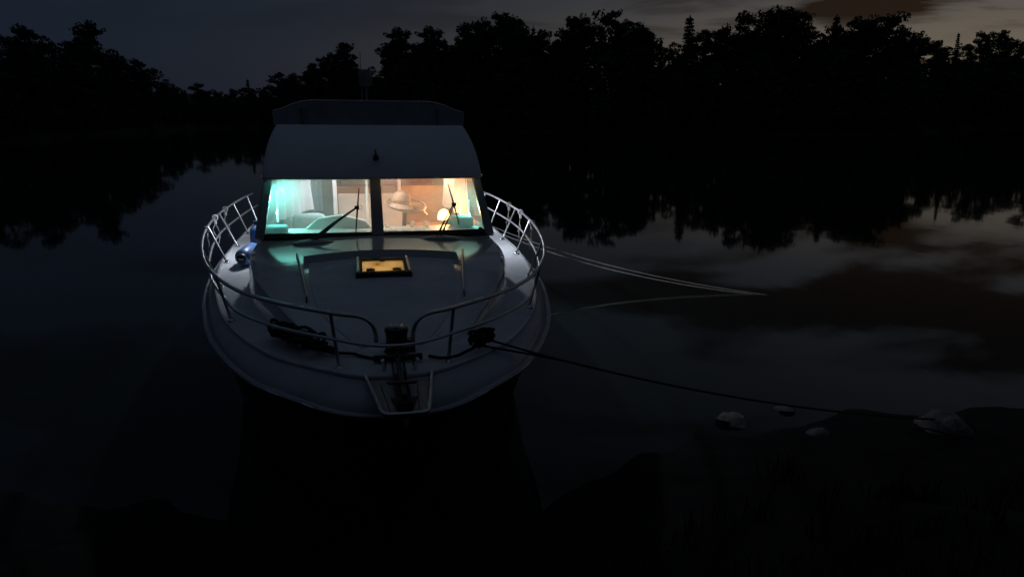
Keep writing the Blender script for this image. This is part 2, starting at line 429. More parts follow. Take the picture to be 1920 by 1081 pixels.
proto('leafy', make_leafy(8), LEAFM, 14)
proto('leafy', make_leafy(17), LEAFM, 14)
trnd = random.Random(99)
KINDN = {'pine': 'pine_tree', 'spruce': 'spruce_tree', 'leafy': 'leafy_tree'}
def bank(a): return 'left' if a < -22 else ('mid' if a < -8 else 'right')
LAB = {('pine', 'left'): 'dark pine on the wooded point across the water beside the boat\'s blue fender side',
       ('pine', 'mid'): 'small distant pine in the low skyline gap behind the boat roof',
       ('pine', 'right'): 'tall ragged pine silhouetted in the forest beyond the white mooring lines',
       ('spruce', 'left'): 'pointed spruce on the wooded point across the water beside the boat\'s blue fender side',
       ('spruce', 'mid'): 'pointed spruce in the low skyline gap behind the boat roof',
       ('spruce', 'right'): 'thin pointed spruce silhouetted in the forest beyond the white mooring lines',
       ('leafy', 'left'): 'round leafy tree on the wooded point across the water beside the boat\'s blue fender side',
       ('leafy', 'mid'): 'round leafy tree at the waterside behind the boat roof',
       ('leafy', 'right'): 'round leafy tree at the waterside below the forest beyond the white mooring lines'}
GRP = {'left': 'trees on the wooded point', 'mid': 'trees in the skyline gap behind the boat', 'right': 'trees of the forest beyond the mooring lines'}
OWN = {464: 'lone pointed spruce rising from the lowest dip of the far skyline', 597: 'open-topped pine standing beside the boat mast in the skyline',
       766: 'tall jagged pine at the forest edge just past the boat mast', 1294: 'tiered spruce spire standing clear above a dip in the forest skyline',
       1798: 'slim spruce spire under the bright gap below the brown cloud', 1148: 'broad pine leaning over the skyline dip before the tiered spruce spire'}
def plant(pi, a, inland, top_z=None, height=None, wide=1.0, own=None):
    kind, tm, cm, H = PROTO[pi]
    d = far_d(a) + inland; g = far_z(a, inland) - .15
    h = height if height else top_z - g
    s = h / H
    e = empty(KINDN[kind], (d * math.sin(R(a)), d * math.cos(R(a)), g))
    e.scale = (s * wide, s * wide, s); e.rotation_euler = (0, 0, trnd.uniform(0, 6.28))
    for nm, me in (('trunk', tm), ('crown', cm)):
        o = bpy.data.objects.new(nm, me); COL.objects.link(o); o.parent = e
    tag(e, own or LAB[(kind, bank(a))], 'tree', None if own else GRP[bank(a)] + ': ' + kind)
# skyline: (pixel x, pixel y of the top, prototype, width factor)
SKYL = [(-40, 40, 5, 1.3), (20, 42, 0, 1.1), (75, 62, 6, 1.2), (140, 36, 1, 1.0), (172, 55, 5, .9), (212, 88, 6, 1.1), (243, 108, 0, 1.1), (280, 124, 5, 1.1), (312, 146, 6, 1.0),
        (335, 160, 5, .9), (370, 154, 0, 1.2), (402, 166, 6, 1.2), (432, 164, 5, 1.2), (464, 149, 4, 1.1), (484, 163, 6, 1.2), (505, 156, 5, 1.1), (524, 134, 1, 1.1), (552, 134, 5, 1.0), (597, 106, 2, 1.1),
        (632, 98, 1, .9), (655, 80, 3, 1.25), (694, 122, 6, 1.0), (716, 122, 0, .9), (738, 88, 3, 1.0), (766, 50, 1, 1.1), (826, 48, 1, 1.1), (858, 42, 3, 1.1), (880, 56, 1, .9),
        (904, 34, 0, .9), (930, 20, 2, 1.2), (962, 28, 0, 1.0), (1000, 50, 4, .8), (1028, 52, 1, 1.0), (1060, 32, 3, 1.2), (1092, 28, 0, 1.0), (1148, 14, 2, 1.15), (1188, 42, 0, 1.0), (1215, 58, 3, .9),
        (1240, 74, 4, .7), (1262, 76, 6, .9), (1294, 30, 4, 1.35), (1324, 52, 1, 1.0), (1348, 52, 3, .8), (1374, 45, 0, .9), (1412, 22, 1, 1.1), (1444, 13, 0, 1.0), (1470, 22, 3, 1.0), (1508, 12, 1, 1.1),
        (1554, 44, 0, .9), (1570, 28, 4, 1.0), (1604, 33, 1, 1.0), (1640, 30, 0, 1.0), (1666, 24, 2, 1.1), (1700, 48, 1, 1.0), (1732, 66, 0, 1.1), (1770, 74, 3, 1.1), (1798, 62, 4, .9), (1830, 58, 0, 1.0), (1868, 54, 5, 1.1),
        (1892, 54, 1, 1.0), (1925, 84, 6, 1.0), (1975, 40, 0, 1.1)]
for i, (px, py, pi, wd) in enumerate(SKYL):
    d = ray(px, py); a = math.degrees(math.atan2(d.x, d.y)); el = d.z / math.hypot(d.x, d.y)
    inl = 5 + trnd.uniform(0, 9) + (16 if a > 29 else 0)
    D = far_d(a) + inl
    plant(pi, a, inl, top_z=CAM_H + D * el, wide=wd, own=OWN.get(px))
# the mass of the wood under the skyline
def sky_top(a):
    best = None
    px = 960 + FPX / cp * math.tan(R(a))
    pts = [(p[0], p[1]) for p in SKYL]
    y = interp(pts, px); d = ray(px, y); return d.z / math.hypot(d.x, d.y)
a = -41.0
while a < 41:
    D0 = far_d(a)
    for row in range(2):
        inl = (2 + trnd.uniform(0, 3)) if row == 0 else (16 + trnd.uniform(0, 16))
        aa = a + trnd.uniform(-.5, .5); D = far_d(aa) + inl
        hmax = CAM_H + D * sky_top(aa) - far_z(aa, inl)
        h = hmax * (trnd.uniform(.52, .74) if row == 0 else trnd.uniform(.74, .90))
        if h > 3: plant(trnd.choice([5, 6, 5, 6, 4, 3] if row == 0 else [0, 1, 3, 5, 6, 4]), aa, inl, height=h, wide=1.45 if row == 0 else 1.4)
    a += 75 / D0 * 1.55

# ------------------------------------------------------------------ stones and grass on the near shore
def stone(px, py, size, m, label, seed, zc=None):
    d = ray(px, py); t = 1.5; p = EYE + d * t
    while p.z > max(shore_z(p.x, p.y), -.02) and t < 30: t += .02; p = EYE + d * t      # where the sight line meets the shore
    z = p.z + size[2] * .2; mb = MB(); rows = []
    for i in range(9):
        th = math.pi * i / 8; row = []
        for k in range(14):
            ph = 2 * math.pi * k / 14
            v = Vector((math.sin(th) * math.cos(ph), math.sin(th) * math.sin(ph), math.cos(th)))
            r_ = 1 + .38 * noise.noise(v * 1.4 + Vector((seed, 0, 0))) + .16 * noise.noise(v * 3.3 + Vector((0, seed, 0)))
            row.append((v.x * size[0] * r_, v.y * size[1] * r_, v.z * size[2] * r_))
        rows.append(row)
    mb.grid(rows, close_u=True); o = mb.build('shore_stone', m, smooth=35)
    o.location = (p.x, p.y, z - size[2] * .25); o.rotation_euler = (.1, .15, seed)
    tag(o, label, 'stone'); return o, p
st1, _ = stone(1372, 792, (.19, .17, .12), PALER, 'pale lichen-grey stone on the dark shore below the taut dark mooring line', 2)
st2, ringp = stone(1772, 805, (.22, .2, .16), PALER, 'pale brownish boulder on the dark shore that the dark bow line is tied to', 5)
stone(1535, 815, (.12, .1, .07), GREYR, 'small grey stone on the shore between the two pale stones', 9)
stone(1160, 762, (.05, .05, .035), GREYR, 'pebble-sized grey stone at the water edge beside the boat bow', 13)
stone(1470, 770, (.14, .11, .06), GREYR, 'flat grey stone at the waterline behind the pale lichen-grey stone', 21)
g = MB(); gr = random.Random(4)
for _ in range(1600):
    x = gr.uniform(-7, 8); y = gr.uniform(1.0, smin(SH, x) - .6); z0 = shore_z(x, y)
    if z0 < .62 or (x + .7) ** 2 + (y - 4.9) ** 2 < .8: continue
    for k in range(10):
        a = gr.uniform(0, 6.28); L = gr.uniform(.06, .16); lean = gr.uniform(.2, .9) * L
        bx, by = x + gr.gauss(0, .05), y + gr.gauss(0, .05); dx, dy = math.cos(a), math.sin(a); w = .004
        g.add([(bx - dy * w, by + dx * w, z0 - .02), (bx + dy * w, by - dx * w, z0 - .02),
               (bx + dx * lean * .4 + dy * w, by + dy * lean * .4 - dx * w, z0 + L * .6), (bx + dx * lean * .4 - dy * w, by + dy * lean * .4 + dx * w, z0 + L * .6),
               (bx + dx * lean, by + dy * lean, z0 + L)], [(0, 1, 2, 3), (3, 2, 4)])
tag(g.build('grass', GRASSM, smooth=0), 'dark grass tufts on the near shore', 'grass', kind='stuff')

# ================================================================== THE BOAT
boat = empty('motor_cruiser'); boat.matrix_world = BOAT_M
tag(boat, 'white motor cruiser moored bow to the dark shore with its cabin lit', 'boat')
GW = crom([(0, .12, 0), (.24, .16, 0), (.42, .255, 0), (.57, .39, 0), (.78, .60, 0), (.98, .85, 0), (1.23, 1.35, 0), (1.43, 1.92, 0), (1.59, 2.6, 0), (1.73, 3.4, 0),
           (1.83, 4.4, 0), (1.87, 5.5, 0), (1.87, 7.0, 0), (1.82, 8.5, 0), (1.70, 10.4, 0)], 5)
def zd(y): return 1.43 + .008 * min(y, 6)
def offs(c, d):            # inward offset of the gunwale outline
    out = []
    for i, p in enumerate(c):
        t = (c[min(i + 1, len(c) - 1)] - c[max(i - 1, 0)]).normalized()
        dd = d + .13 * math.exp(-max(p.y, 0) / 1.1)
        q = p + Vector((-t.y, t.x, 0)) * dd
        if i == 0: q = Vector((0, p.y + dd, 0))
        q.x = max(q.x, 0); out.append(q)
    return out
D1 = offs(GW, .09)         # deck edge
prof_n = 12
def half(sgn):
    cols = []
    for p, q in zip(GW, D1):
        y = p.y; z0 = zd(y); col = []; drop = .115 + .075 * math.exp(-max(y, 0) / .8)
        for k in range(6):                            # rounded shoulder from deck edge to gunwale
            a0 = R(38); a = a0 + (math.pi / 2 - a0) * k / 5
            sa = (math.sin(a) - math.sin(a0)) / (1 - math.sin(a0)); ca = (math.cos(a0) - math.cos(a)) / math.cos(a0)
            col.append(Vector((q.x + (p.x - q.x) * sa, q.y + (p.y - q.y) * sa, z0 - drop * ca)))
        fl = math.exp(-max(y, 0) / 1.7)
        W = Vector((p.x * (.93 - .66 * fl), y + 1.05 * math.exp(-max(y, 0) / 1.9), 0))
        G = col[-1]
        for k in range(1, prof_n + 1):
            t = k / prof_n
            col.append(Vector((G.x + (W.x - G.x) * t ** .85, G.y + (W.y - G.y) * t ** .8, G.z * (1 - t))))
        col.append(Vector((W.x * .8, W.y + .15, -.25))); col.append(Vector((0, W.y + .35, -.55)))
        cols.append([(sgn * v.x, v.y, v.z) for v in col])
    return cols
hb_ = MB(); hl, hr = half(-1), half(1)
hb_.grid([r[5:16] for r in hl]); hb_.grid([r[5:16] for r in hr], flip=True)
tl, tr_ = hl[-1], hr[-1]
hb_.add(tl + tr_, [tuple(list(range(len(tl))) + [len(tl) + i for i in range(len(tr_) - 1, -1, -1)])])   # transom
hull = hb_.build('hull', HULLSH, boat, 50)
sh_ = MB(); sh_.grid([r[:6] for r in hl]); sh_.grid([r[:6] for r in hr], flip=True); sh_.build('gunwale', HULLM, hull, 60)
bb = MB(); bb.grid([r[15:] for r in hl]); bb.grid([r[15:] for r in hr], flip=True); bb.build('bottom', BOOT, hull, 60)
gpath = [(-p.x, p.y, zd(p.y) - .115 - .075 * math.exp(-max(p.y, 0) / .8)) for p in reversed(GW[1:])] + [(p.x, p.y, zd(p.y) - .115 - .075 * math.exp(-max(p.y, 0) / .8)) for p in GW]
def outl(path, d):
    out = []
    for i, p in enumerate(path):
        a, c = Vector(path[max(i - 1, 0)]), Vector(path[min(i + 1, len(path) - 1)])
        t = (c - a).normalized(); out.append(Vector(p) + Vector((t.y, -t.x, 0)) * d)
    return out
MB().tube(outl(gpath, .006), .022, 8).build('rub_rail', HULLM, hull, 60)
MB().tube(outl(gpath, .026), .012, 6).build('rub_strip', STEEL, hull, 60)
# deck
dk = MB(); rows = []
for q in D1:
    z0 = zd(q.y); rows.append([(q.x * u, q.y, z0 + .035 * (1 - u * u)) for u in [-1, -.85, -.6, -.3, 0, .3, .6, .85, 1]])
dk.grid(rows); dko = dk.build('deck', DECKM, boat, 50)
tp = [(-q.x, q.y, zd(q.y) + .012) for q in reversed(D1[1:])] + [(q.x, q.y, zd(q.y) + .012) for q in D1[1:]]
MB().tube(tp, .013, 6).build('toe_rail', GEL, dko, 60)

# coachroof with the sunk foredeck panel
HB = [(.78, .22), (.9, .40), (1.2, .66), (1.7, .92), (2.27, 1.13), (2.8, 1.23), (3.3, 1.28), (3.9, 1.30), (4.2, 1.30)]
ZT = [(.78, 1.47), (.95, 1.53), (1.2, 1.60), (1.6, 1.71), (2.0, 1.79), (2.5, 1.845), (2.9, 1.86), (4.2, 1.86)]
HP = [(.78, .17), (.95, .33), (1.2, .45), (1.6, .61), (2.2, .69), (2.75, .72), (4.2, .72)]
def roof_z(x, y):
    ht = smin(HB, y) - .06
    return smin(ZT, y) - .055 * (x / max(ht, .05)) ** 2
def rec(y): return .07 * sst((y - .85) / .8)
STEPY = 2.70
rows_y = [(.76, 0), (.80, 1), (.88, 1), (.98, 1), (1.1, 1), (1.25, 1), (1.4, 1), (1.6, 1), (1.8, 1), (2.14, 1), (2.25, 1), (2.36, 1), (2.47, 1), (2.58, 1), (2.66, 1), (STEPY, 1), (STEPY + .012, 2), (2.74, 2), (2.82, 2), (2.95, 2), (3.1, 2), (3.3, 2), (3.55, 2), (3.8, 2), (4.1, 2)]
HX = .215
def roof_row(y, k):
    hb = smin(HB, y); ht = hb - .06; hp = min(smin(HP, y), ht - .03); zb = zd(y) - .02
    hx = min(HX, hp * .55)
    cols = [(hb + .02, 'b'), (hb, 'b2'), (hb - .008, 's1'), (hb - .02, 's2'), (ht, 't'), ((ht * .6 + hp * .4), 't'), (hp + .02, 't'), (hp, 't'), (hp - .012, 'p'), (hp * .75 + hx * .25, 'p'), ((hp + hx) / 2, 'p'), (hx, 'p'), (hx * .5, 'p'), (0, 'p')]
    def pt(x, kind, sg):
        aw = sst((y - 2.58) / .1) * (1 - sst((y - 2.80) / .9)) * .12
        yy = y + aw * (1 - (min(x, .75) / .75) ** 2)
        zt = roof_z(min(x, ht), yy)
        if kind == 'b': z = zb
        elif kind == 'b2': z = zb + .03
        elif kind == 's1': z = zb + (zt - zb) * .72
        elif kind == 's2': z = zb + (zt - zb) * .90
        else: z = zt
        if kind == 'p' and k == 1: z -= rec(y)
        if k == 0: z = zb
        return (sg * x, yy, z)
    L = [pt(x, kd, -1) for x, kd in cols]; Rr = [pt(x, kd, 1) for x, kd in cols[:-1]]
    return L + Rr[::-1]
rr_ = [roof_row(y, k) for y, k in rows_y]
cf = MB(); o0 = 0
nc = len(rr_[0]); 
for r_ in rr_: cf.v += r_
for i in range(len(rr_) - 1):
    for j in range(nc - 1):
        if 9 <= i <= 12 and 11 <= j <= 14: continue       # hole under the hatch
        cf.f.append((i * nc + j, i * nc + j + 1, (i + 1) * nc + j + 1, (i + 1) * nc + j))
roof = cf.build('coachroof', GEL, boat, 32)
# non-slip panel laid in the recess, with its hatch opening
pn = MB(); pr = []
for y, k in rows_y[2:16]:
    hp = min(smin(HP, y), smin(HB, y) - .09) - .045; hx = min(HX, smin(HP, y) * .55)
    xsx = [-hp, -(hp + hx) / 2, -hx, -hx * .5, 0, hx * .5, hx, (hp + hx) / 2, hp]
    row = []
    for x in xsx:
        aw = sst((y - 2.58) / .1) * .10
        yy = y + aw * (1 - (x / .75) ** 2) - (.03 if k == 1 and y >= 2.69 else 0)
        row.append((x, yy, roof_z(x, yy) - rec(y) + .006))
    pr.append(row)
o0 = len(pn.v)
for r_ in pr: pn.v += r_
for i in range(len(pr) - 1):
    for j in range(8):
        if 7 <= i <= 10 and 2 <= j <= 5: continue
        pn.f.append((i * 9 + j, i * 9 + j + 1, (i + 1) * 9 + j + 1, (i + 1) * 9 + j))
pn.build('foredeck_panel', PANELM, roof, 40)
# grab rails on the coachroof
for s in (-1, 1):
    a = Vector((s * .77, 2.66, roof_z(.77, 2.66) + .045)); c = Vector((s * .63, 1.58, roof_z(.63, 1.58) + .045))
    p0, p1 = Vector((a.x, a.y, a.z - .05)), Vector((c.x, c.y, c.z - .05))
    MB().tube([p0, a + Vector((0, -.01, 0)), a.lerp(c, .03), a.lerp(c, .25), a.lerp(c, .5), a.lerp(c, .75), a.lerp(c, .97), c, p1], .011, 8).build('grab_rail', STEEL, roof, 60)
# deck hatch
y0h, y1h = 2.14, 2.58
hz = lambda x, y: roof_z(x, y) - rec(y)
hatch = empty('hatch', (0, 0, 0), boat)
def hq(x, y, dz): return Vector((x, y, hz(0, 2.14) + (hz(0, 2.58) - hz(0, 2.14)) * (y - y0h) / (y1h - y0h) + dz))
hn = (hq(.2, y0h, 0) - hq(-.2, y0h, 0)).cross(hq(-.2, y1h, 0) - hq(-.2, y0h, 0)).normalized()
fw = .035
for (ax, ay, bx_, by_) in [(-HX - .03, y0h - .03, HX + .03, y0h + fw), (-HX - .03, y1h - fw, HX + .03, y1h + .03)]:
    MB().prism([hq(ax, ay, -.02), hq(bx_, ay, -.02), hq(bx_, by_, -.02), hq(ax, by_, -.02)], hn, .065).build('frame', BLACKM, hatch, 30, .006)
for s in (-1, 1):
    m_ = MB(); x0, x1 = s * (HX + .03), s * (HX - .03)
    m_.prism([hq(x0, y0h + fw, -.02), hq(x1, y0h + fw, -.02), hq(x1, y1h - fw, -.02), hq(x0, y1h - fw, -.02)], hn, .065); m_.build('frame_side', BLACKM, hatch, 30, .006)
    MB().tube([hq(s * (HX + .008), y0h - .01, .05), hq(s * (HX + .008), y1h + .01, .05)], .012, 8).build('frame_trim', STEEL, hatch, 60)
    MB().box(hq(s * .115, y0h + .045, .052), (.075, .05, .016)).box(hq(s * .115, y0h + .08, .050), (.035, .04, .012)).build('hinge', BLACKM, hatch, 30, .004)
MB().prism([hq(-HX + .03, y0h + fw, .02), hq(HX - .03, y0h + fw, .02), hq(HX - .03, y1h - fw, .02), hq(-HX + .03, y1h - fw, .02)], hn, .008).build('pane', HGLASS, hatch, 0)
MB().box(hq(0, y1h - .06, .042), (.05, .07, .024)).build('latch', BLACKM, hatch, 30, .005)
wl_ = MB()                                                  # the lining of the fore cabin below
A_, Bq, C_, D_ = [(-HX, 2.14), (HX, 2.14), (HX, 2.58), (-HX, 2.58)]
top = [hq(x, y, -.03) for x, y in (A_, Bq, C_, D_)]; bot = [Vector((x * 1.02, y, 1.38)) for x, y in (A_, Bq, C_, D_)]
wl_.add(top + bot, [(0, 1, 5, 4), (1, 2, 6, 5), (2, 3, 7, 6), (3, 0, 4, 7), (4, 5, 6, 7)])
wl_.build('hatch_trunk', AMBER, hatch, 0)
def lamp_light(name, kind, parent, loc, energy, color, size=.1, size_y=None, rot=(0, 0, 0), radius=.03):
    d = bpy.data.lights.new(name, kind); d.energy = energy; d.color = color
    if kind == 'AREA':
        d.shape = 'RECTANGLE'; d.size = size; d.size_y = size_y or size
    else: d.shadow_soft_size = radius
    o = bpy.data.objects.new(name, d); COL.objects.link(o); o.parent = parent; o.location = loc; o.rotation_euler = rot
    return o
berth = MB().lathe([(0, 0), (.05, 0), (.05, .02), (.03, .03), (0, .03)], 16, (-.05, 2.5, 1.385)).build('berth_light', SHADE, hatch, 40)
lamp_light('berth_light_glow', 'POINT', berth, (-.05, 2.45, 1.48), 10.0, (1, .70, .26), radius=.04)

# windlass, bollard and anchor platform at the stem
wd_ = empty('windlass', (.03, .80, 0), boat)
MB().lathe([(0, 1.44), (.095, 1.44), (.095, 1.47), (.082, 1.49), (.074, 1.57), (.080, 1.61), (.086, 1.625), (.083, 1.645), (.06, 1.652), (0, 1.652)], 28).build('drum', BLACKM, wd_, 35)
MB().lathe([(.060, 1.651), (.055, 1.664), (.040, 1.668), (.026, 1.662), (.020, 1.655), (0, 1.655)], 24).build('cap', STEEL, wd_, 50)
MB().box((.075, 0, 1.50), (.11, .09, .12)).build('gearbox', BLACKM, wd_, 30, .015)
plat = empty('bow_platform', (0, 0, 0), boat)
ZP = 1.43
fr_ = crom([(-.205, .36, ZP + .02), (-.19, .28, ZP + .02), (-.135, -.10, ZP + .01), (-.118, -.22, ZP + .005), (-.09, -.265, ZP), (-.03, -.275, ZP), (.08, -.275, ZP), (.135, -.265, ZP), (.16, -.22, ZP + .005), (.178, -.10, ZP + .01), (.225, .28, ZP + .02), (.235, .36, ZP + .02)], 4)
MB().tube(fr_, .013, 8).build('frame_tube', RAILM, plat, 60)
for x in (-.205, .235):
    MB().tube([(x, .36, ZP + .02), (x, .372, ZP - .005), (x, .375, ZP - .03)], .0115, 8).build('tube_foot', STEEL, plat, 60)
for k in range(5):
    def xe(y): return (-.19 + (.28 - y) * .138, .21 - (.28 - y) * .105)
    u0, u1 = k / 5 + .01, (k + 1) / 5 - .01; pts = []
    for (u, y) in ((u0, .33), (u1, .33), (u1, -.25), (u0, -.25)):
        a_, b_ = xe(y); pts.append((a_ + (b_ - a_) * u, y, ZP - .03))
    MB().prism(pts, (0, 0, 1), .02).build('plank', TEAK, plat, 0)
ch = MB().box((.02, .26, ZP + .02), (.068, 1.02, .03)).box((-.019, .26, ZP + .035), (.010, 1.02, .05)).box((.059, .26, ZP + .035), (.010, 1.02, .05))
ch.build('roller_channel', BLACKM, plat, 30, .004)
M_ = Matrix.Rotation(R(90), 3, 'Y')
MB().lathe([(0, -.027), (.035, -.027), (.022, 0), (.035, .027), (0, .027)], 16, (.02, -.23, ZP + .035), M_).build('roller', RUB, plat, 40)
ank = empty('anchor', (0, 0, 0), boat)
MB().box((.02, .15, ZP + .075), (.035, .70, .03)).build('shank', BLACKM, ank, 30, .006)
MB().prism([(-.06, -.16, ZP + .06), (.02, -.33, ZP - .06), (.10, -.16, ZP + .06)], (0, .3, -1), .016).build('fluke', BLACKM, ank, 20, .003)
MB().prism([(-.075, .02, ZP + .085), (.115, .02, ZP + .085), (.10, -.02, ZP + .085), (-.06, -.02, ZP + .085)], (0, 0, 1), .014).build('anchor_stock', BLACKM, ank, 20, .003)
# chain links from windlass to the anchor
for k in range(9):
    c = Vector((.02, .50 + k * .030, ZP + .075 + .008 * k))
    ang = 0 if k % 2 else math.pi / 2
    lk = [c + Vector((.013 * math.cos(t) * math.cos(ang), .024 * math.sin(t), .013 * math.cos(t) * math.sin(ang))) for t in [i * math.pi / 5 for i in range(10)]]
    MB().tube(lk, .0045, 5, closed=True).build('chain_link', BLACKM, ank, 60)
# bow bollard with two stainless ears either side of the channel
for x in (-.075, .125):
    MB().tube([(x, .40, 1.42), (x, .40, 1.52), (x * 1.15, .38, 1.545)], .014, 8).build('bow_chock', STEEL, plat, 60)
MB().tube([(-.14, .56, 1.50), (.19, .56, 1.50)], .024, 10).build('cross_bar', BLACKM, plat, 60)

# guard rails
def rail_pts(tab, s): return [(s * x, y, z) for x, y, z in tab]
TOP = [(.12, .44, 1.655), (.125, .43, 1.72), (.15, .43, 1.785), (.22, .46, 1.825), (.40, .56, 1.832), (.78, .90, 1.835), (1.10, 1.32, 1.84), (1.33, 1.82, 1.845), (1.52, 2.4, 1.85), (1.68, 3.1, 1.86), (1.82, 3.95, 1.865), (1.91, 4.8, 1.87), (1.95, 5.6, 1.88), (1.94, 6.5, 1.89), (1.90, 7.4, 1.90), (1.84, 8.2, 1.9)]
LOW = [(0, .33, 1.655), (.20, .39, 1.655), (.42, .57, 1.655), (.80, .93, 1.655), (1.12, 1.38, 1.66), (1.30, 1.88, 1.665), (1.48, 2.45, 1.67), (1.63, 3.1, 1.68), (1.76, 3.95, 1.685), (1.85, 4.8, 1.69), (1.88, 5.6, 1.70), (1.87, 6.5, 1.70), (1.83, 7.4, 1.71), (1.78, 8.2, 1.71)]
bow_rail = empty('guard_rail', (0, 0, 0), boat)
for s in (-1, 1):
    MB().tube(crom(rail_pts(TOP, s), 5), .0150, 8).build('top_rail', RAILM, bow_rail, 60)
lowp = crom([(-x, y, z) for x, y, z in reversed(LOW[1:])] + LOW, 5)
MB().tube(lowp, .0125, 8).build('lower_rail', RAILM, bow_rail, 60)
def on(tab, y): 
    return Vector((interp([(p[1], p[0]) for p in tab], y), y, interp([(p[1], p[2]) for p in tab], y)))
for s in (-1, 1):
    for yb, yt in ((.57, .57), (1.93, 1.90), (3.2, 3.12), (4.48, 4.60), (5.56, 5.72), (6.6, 6.75), (7.6, 7.75)):
        t_ = on(TOP[3:], yt); bxw = interp([(q.y, q.x) for q in D1], yb) - .05
        bpt = Vector((bxw if yb > .6 else .37, yb, zd(yb) + .01)); t_.x *= s; bpt.x *= s
        pm = MB().tube([bpt, bpt.lerp(t_, .5), t_], .0125, 8)
        po = pm.build('post', RAILM, bow_rail, 60)
        MB().lathe([(.034, 0), (.034, .008), (.02, .014), (.014, .03), (0, .03)], 14, bpt - Vector((0, 0, .006))).build('post_foot', STEEL, bow_rail, 50)

# windscreen and cabin
YB, ZB, YT, ZT_ = 3.79, 1.862, 4.30, 2.435
def ws(u, v, off=0):
    hw = 1.235 + (1.165 - 1.235) * v
    bow_ = -.05 * (1 - u * u)
    p = Vector((u * hw, YB + (YT - YB) * v + bow_, ZB + (ZT_ - ZB) * v))
    return p + WN * off
WN = Vector((0, -(ZT_ - ZB), (YT - YB))).normalized()        # outward (ahead and up)
cabin = empty('cabin', (0, 0, 0), boat)
def wstrip(u0, v0, u1, v1, t0, t1, n=1):
    mb = MB(); rows = []
    for i in range(n + 1):
        u = u0 + (u1 - u0) * i / n
        rows.append([ws(u, v0, t0), ws(u, v1, t0), ws(u, v1, t1), ws(u, v0, t1)])
    mb.grid(rows, close_u=True); mb.f.append((0, 1, 2, 3)); e = n * 4; mb.f.append((e + 3, e + 2, e + 1, e)); return mb
mu0, mu1 = -.052, .052
wstrip(mu0, -.02, mu1, 1.02, -.03, .025).build('mullion', FRAMEM, cabin, 30, .006)
wstrip(-1.0, -.045, 1.0, .035, -.02, .022, 16).build('lower_gasket', RUB, cabin, 30, .004)
wstrip(-1.0, .985, 1.0, 1.05, -.02, .022, 16).build('upper_gasket', FRAMEM, cabin, 30, .004)
for s in (-1, 1):
    a_, b_ = (-1.035, -.955) if s < 0 else (.955, 1.035)
    wstrip(a_, -.05, b_, 1.05, -.035, .028).build('corner_pillar', FRAMEM, cabin, 30, .008)
    a_, b_ = (-.955, mu0) if s < 0 else (mu1, .955)
    wstrip(a_, .035, b_, .985, -.003, .003, 8).build('windscreen_pane', GLASS, cabin, 0)
MB().lathe([(0, .004), (.028, .004), (.028, .008), (0, .008)], 16, loc_plane(901, 430, ws(0, 0, .01), WN), Vector((0, 0, 1)).rotation_difference(WN).to_matrix()).build('sticker', BLACKM, cabin, 0)
# side walls
YE = 7.8
def sidew(s, y0, z0, y1, z1, t=.04):
    def P(y, z, o): 
        hw = 1.27 - .09 * (z - 1.45) / 1.0
        return Vector((s * (hw - o), y, z))
    return [P(y0, z0, 0), P(y1, z0, 0), P(y1, z1, 0), P(y0, z1, 0)], Vector((-s, 0, 0)), t
for s in (-1, 1):
    mb = MB()
    for (y0, z0, y1, z1) in [(3.86, 1.42, YE, 1.90), (4.34, 2.36, YE, 2.46), (5.70, 1.90, 5.80, 2.36), (7.25, 1.90, YE, 2.36)]:
        q, nn, t = sidew(s, y0, z0, y1, z1); mb.prism(q, nn, t)
    # raked quarter piece beside the windscreen pillar
    q, nn, t = sidew(s, 3.83, 1.90, 4.02, 2.36); q[0].y, q[1].y, q[2].y, q[3].y = 3.86, 3.93, 4.34, 4.28; mb.prism(q, nn, t)
    mb.build('side_wall', GEL, cabin, 30)
    for (y0, y1, fr0) in ((3.93, 5.70, True), (5.80, 7.25, False)):
        q, nn, t = sidew(s, y0, 1.90, y1, 2.36)
        if fr0: q[3].y = 4.34
        q = [p + Vector((-s * .017, 0, 0)) for p in q]
        MB().prism(q, nn, .006).build('side_window', SGLASS, cabin, 0)
# saloon: bulkhead, sole, ceiling, dash
HWI = 1.19
MB().box((-.82, YE - .05, 1.75), (.72, .04, 1.42)).box((.72, YE - .05, 1.75), (.90, .04, 1.42)).box((-.10, YE - .05, 2.30), (.76, .04, .3)).build('aft_bulkhead', CREAM, cabin, 30)
MB().box((-.10, YE - .09, 1.60), (.70, .03, 1.14)).build('saloon_door', CREAM, cabin, 30, .01)
MB().box((.02, 5.9, .98), (2.3, 3.9, .04)).build('cabin_sole', WOOD, cabin, 0)
MB().box((.0, 6.05, 2.425), (2.30, 3.5, .02)).build('ceiling', CREAM, cabin, 0)
dm = MB(); rows = []
for y, z in ((3.72, 1.80), (3.80, 1.845), (4.0, 1.85), (4.35, 1.845), (4.60, 1.83), (4.64, 1.79), (4.66, 1.0)):
    rows.append([(x, y, z) for x in (-1.2, -.6, 0, .6, 1.2)])
dm.grid(rows); dash = dm.build('dashboard', DASHM, cabin, 40)
# hooded chart table on the dash (the gabled shape low in the pane)
hm = MB(); prof = [(-.80, 1.85), (-.66, 1.965), (-.40, 2.00), (-.12, 1.93), (-.05, 1.85)]
hm.grid([[(x, y, z if y < 4.6 else z - .02) for x, z in prof] for y in (4.38, 4.42, 4.66)]); hm.f.append((0, 1, 2, 3, 4)); hm.build('dash_hood', DASHM, cabin, 25, .01)
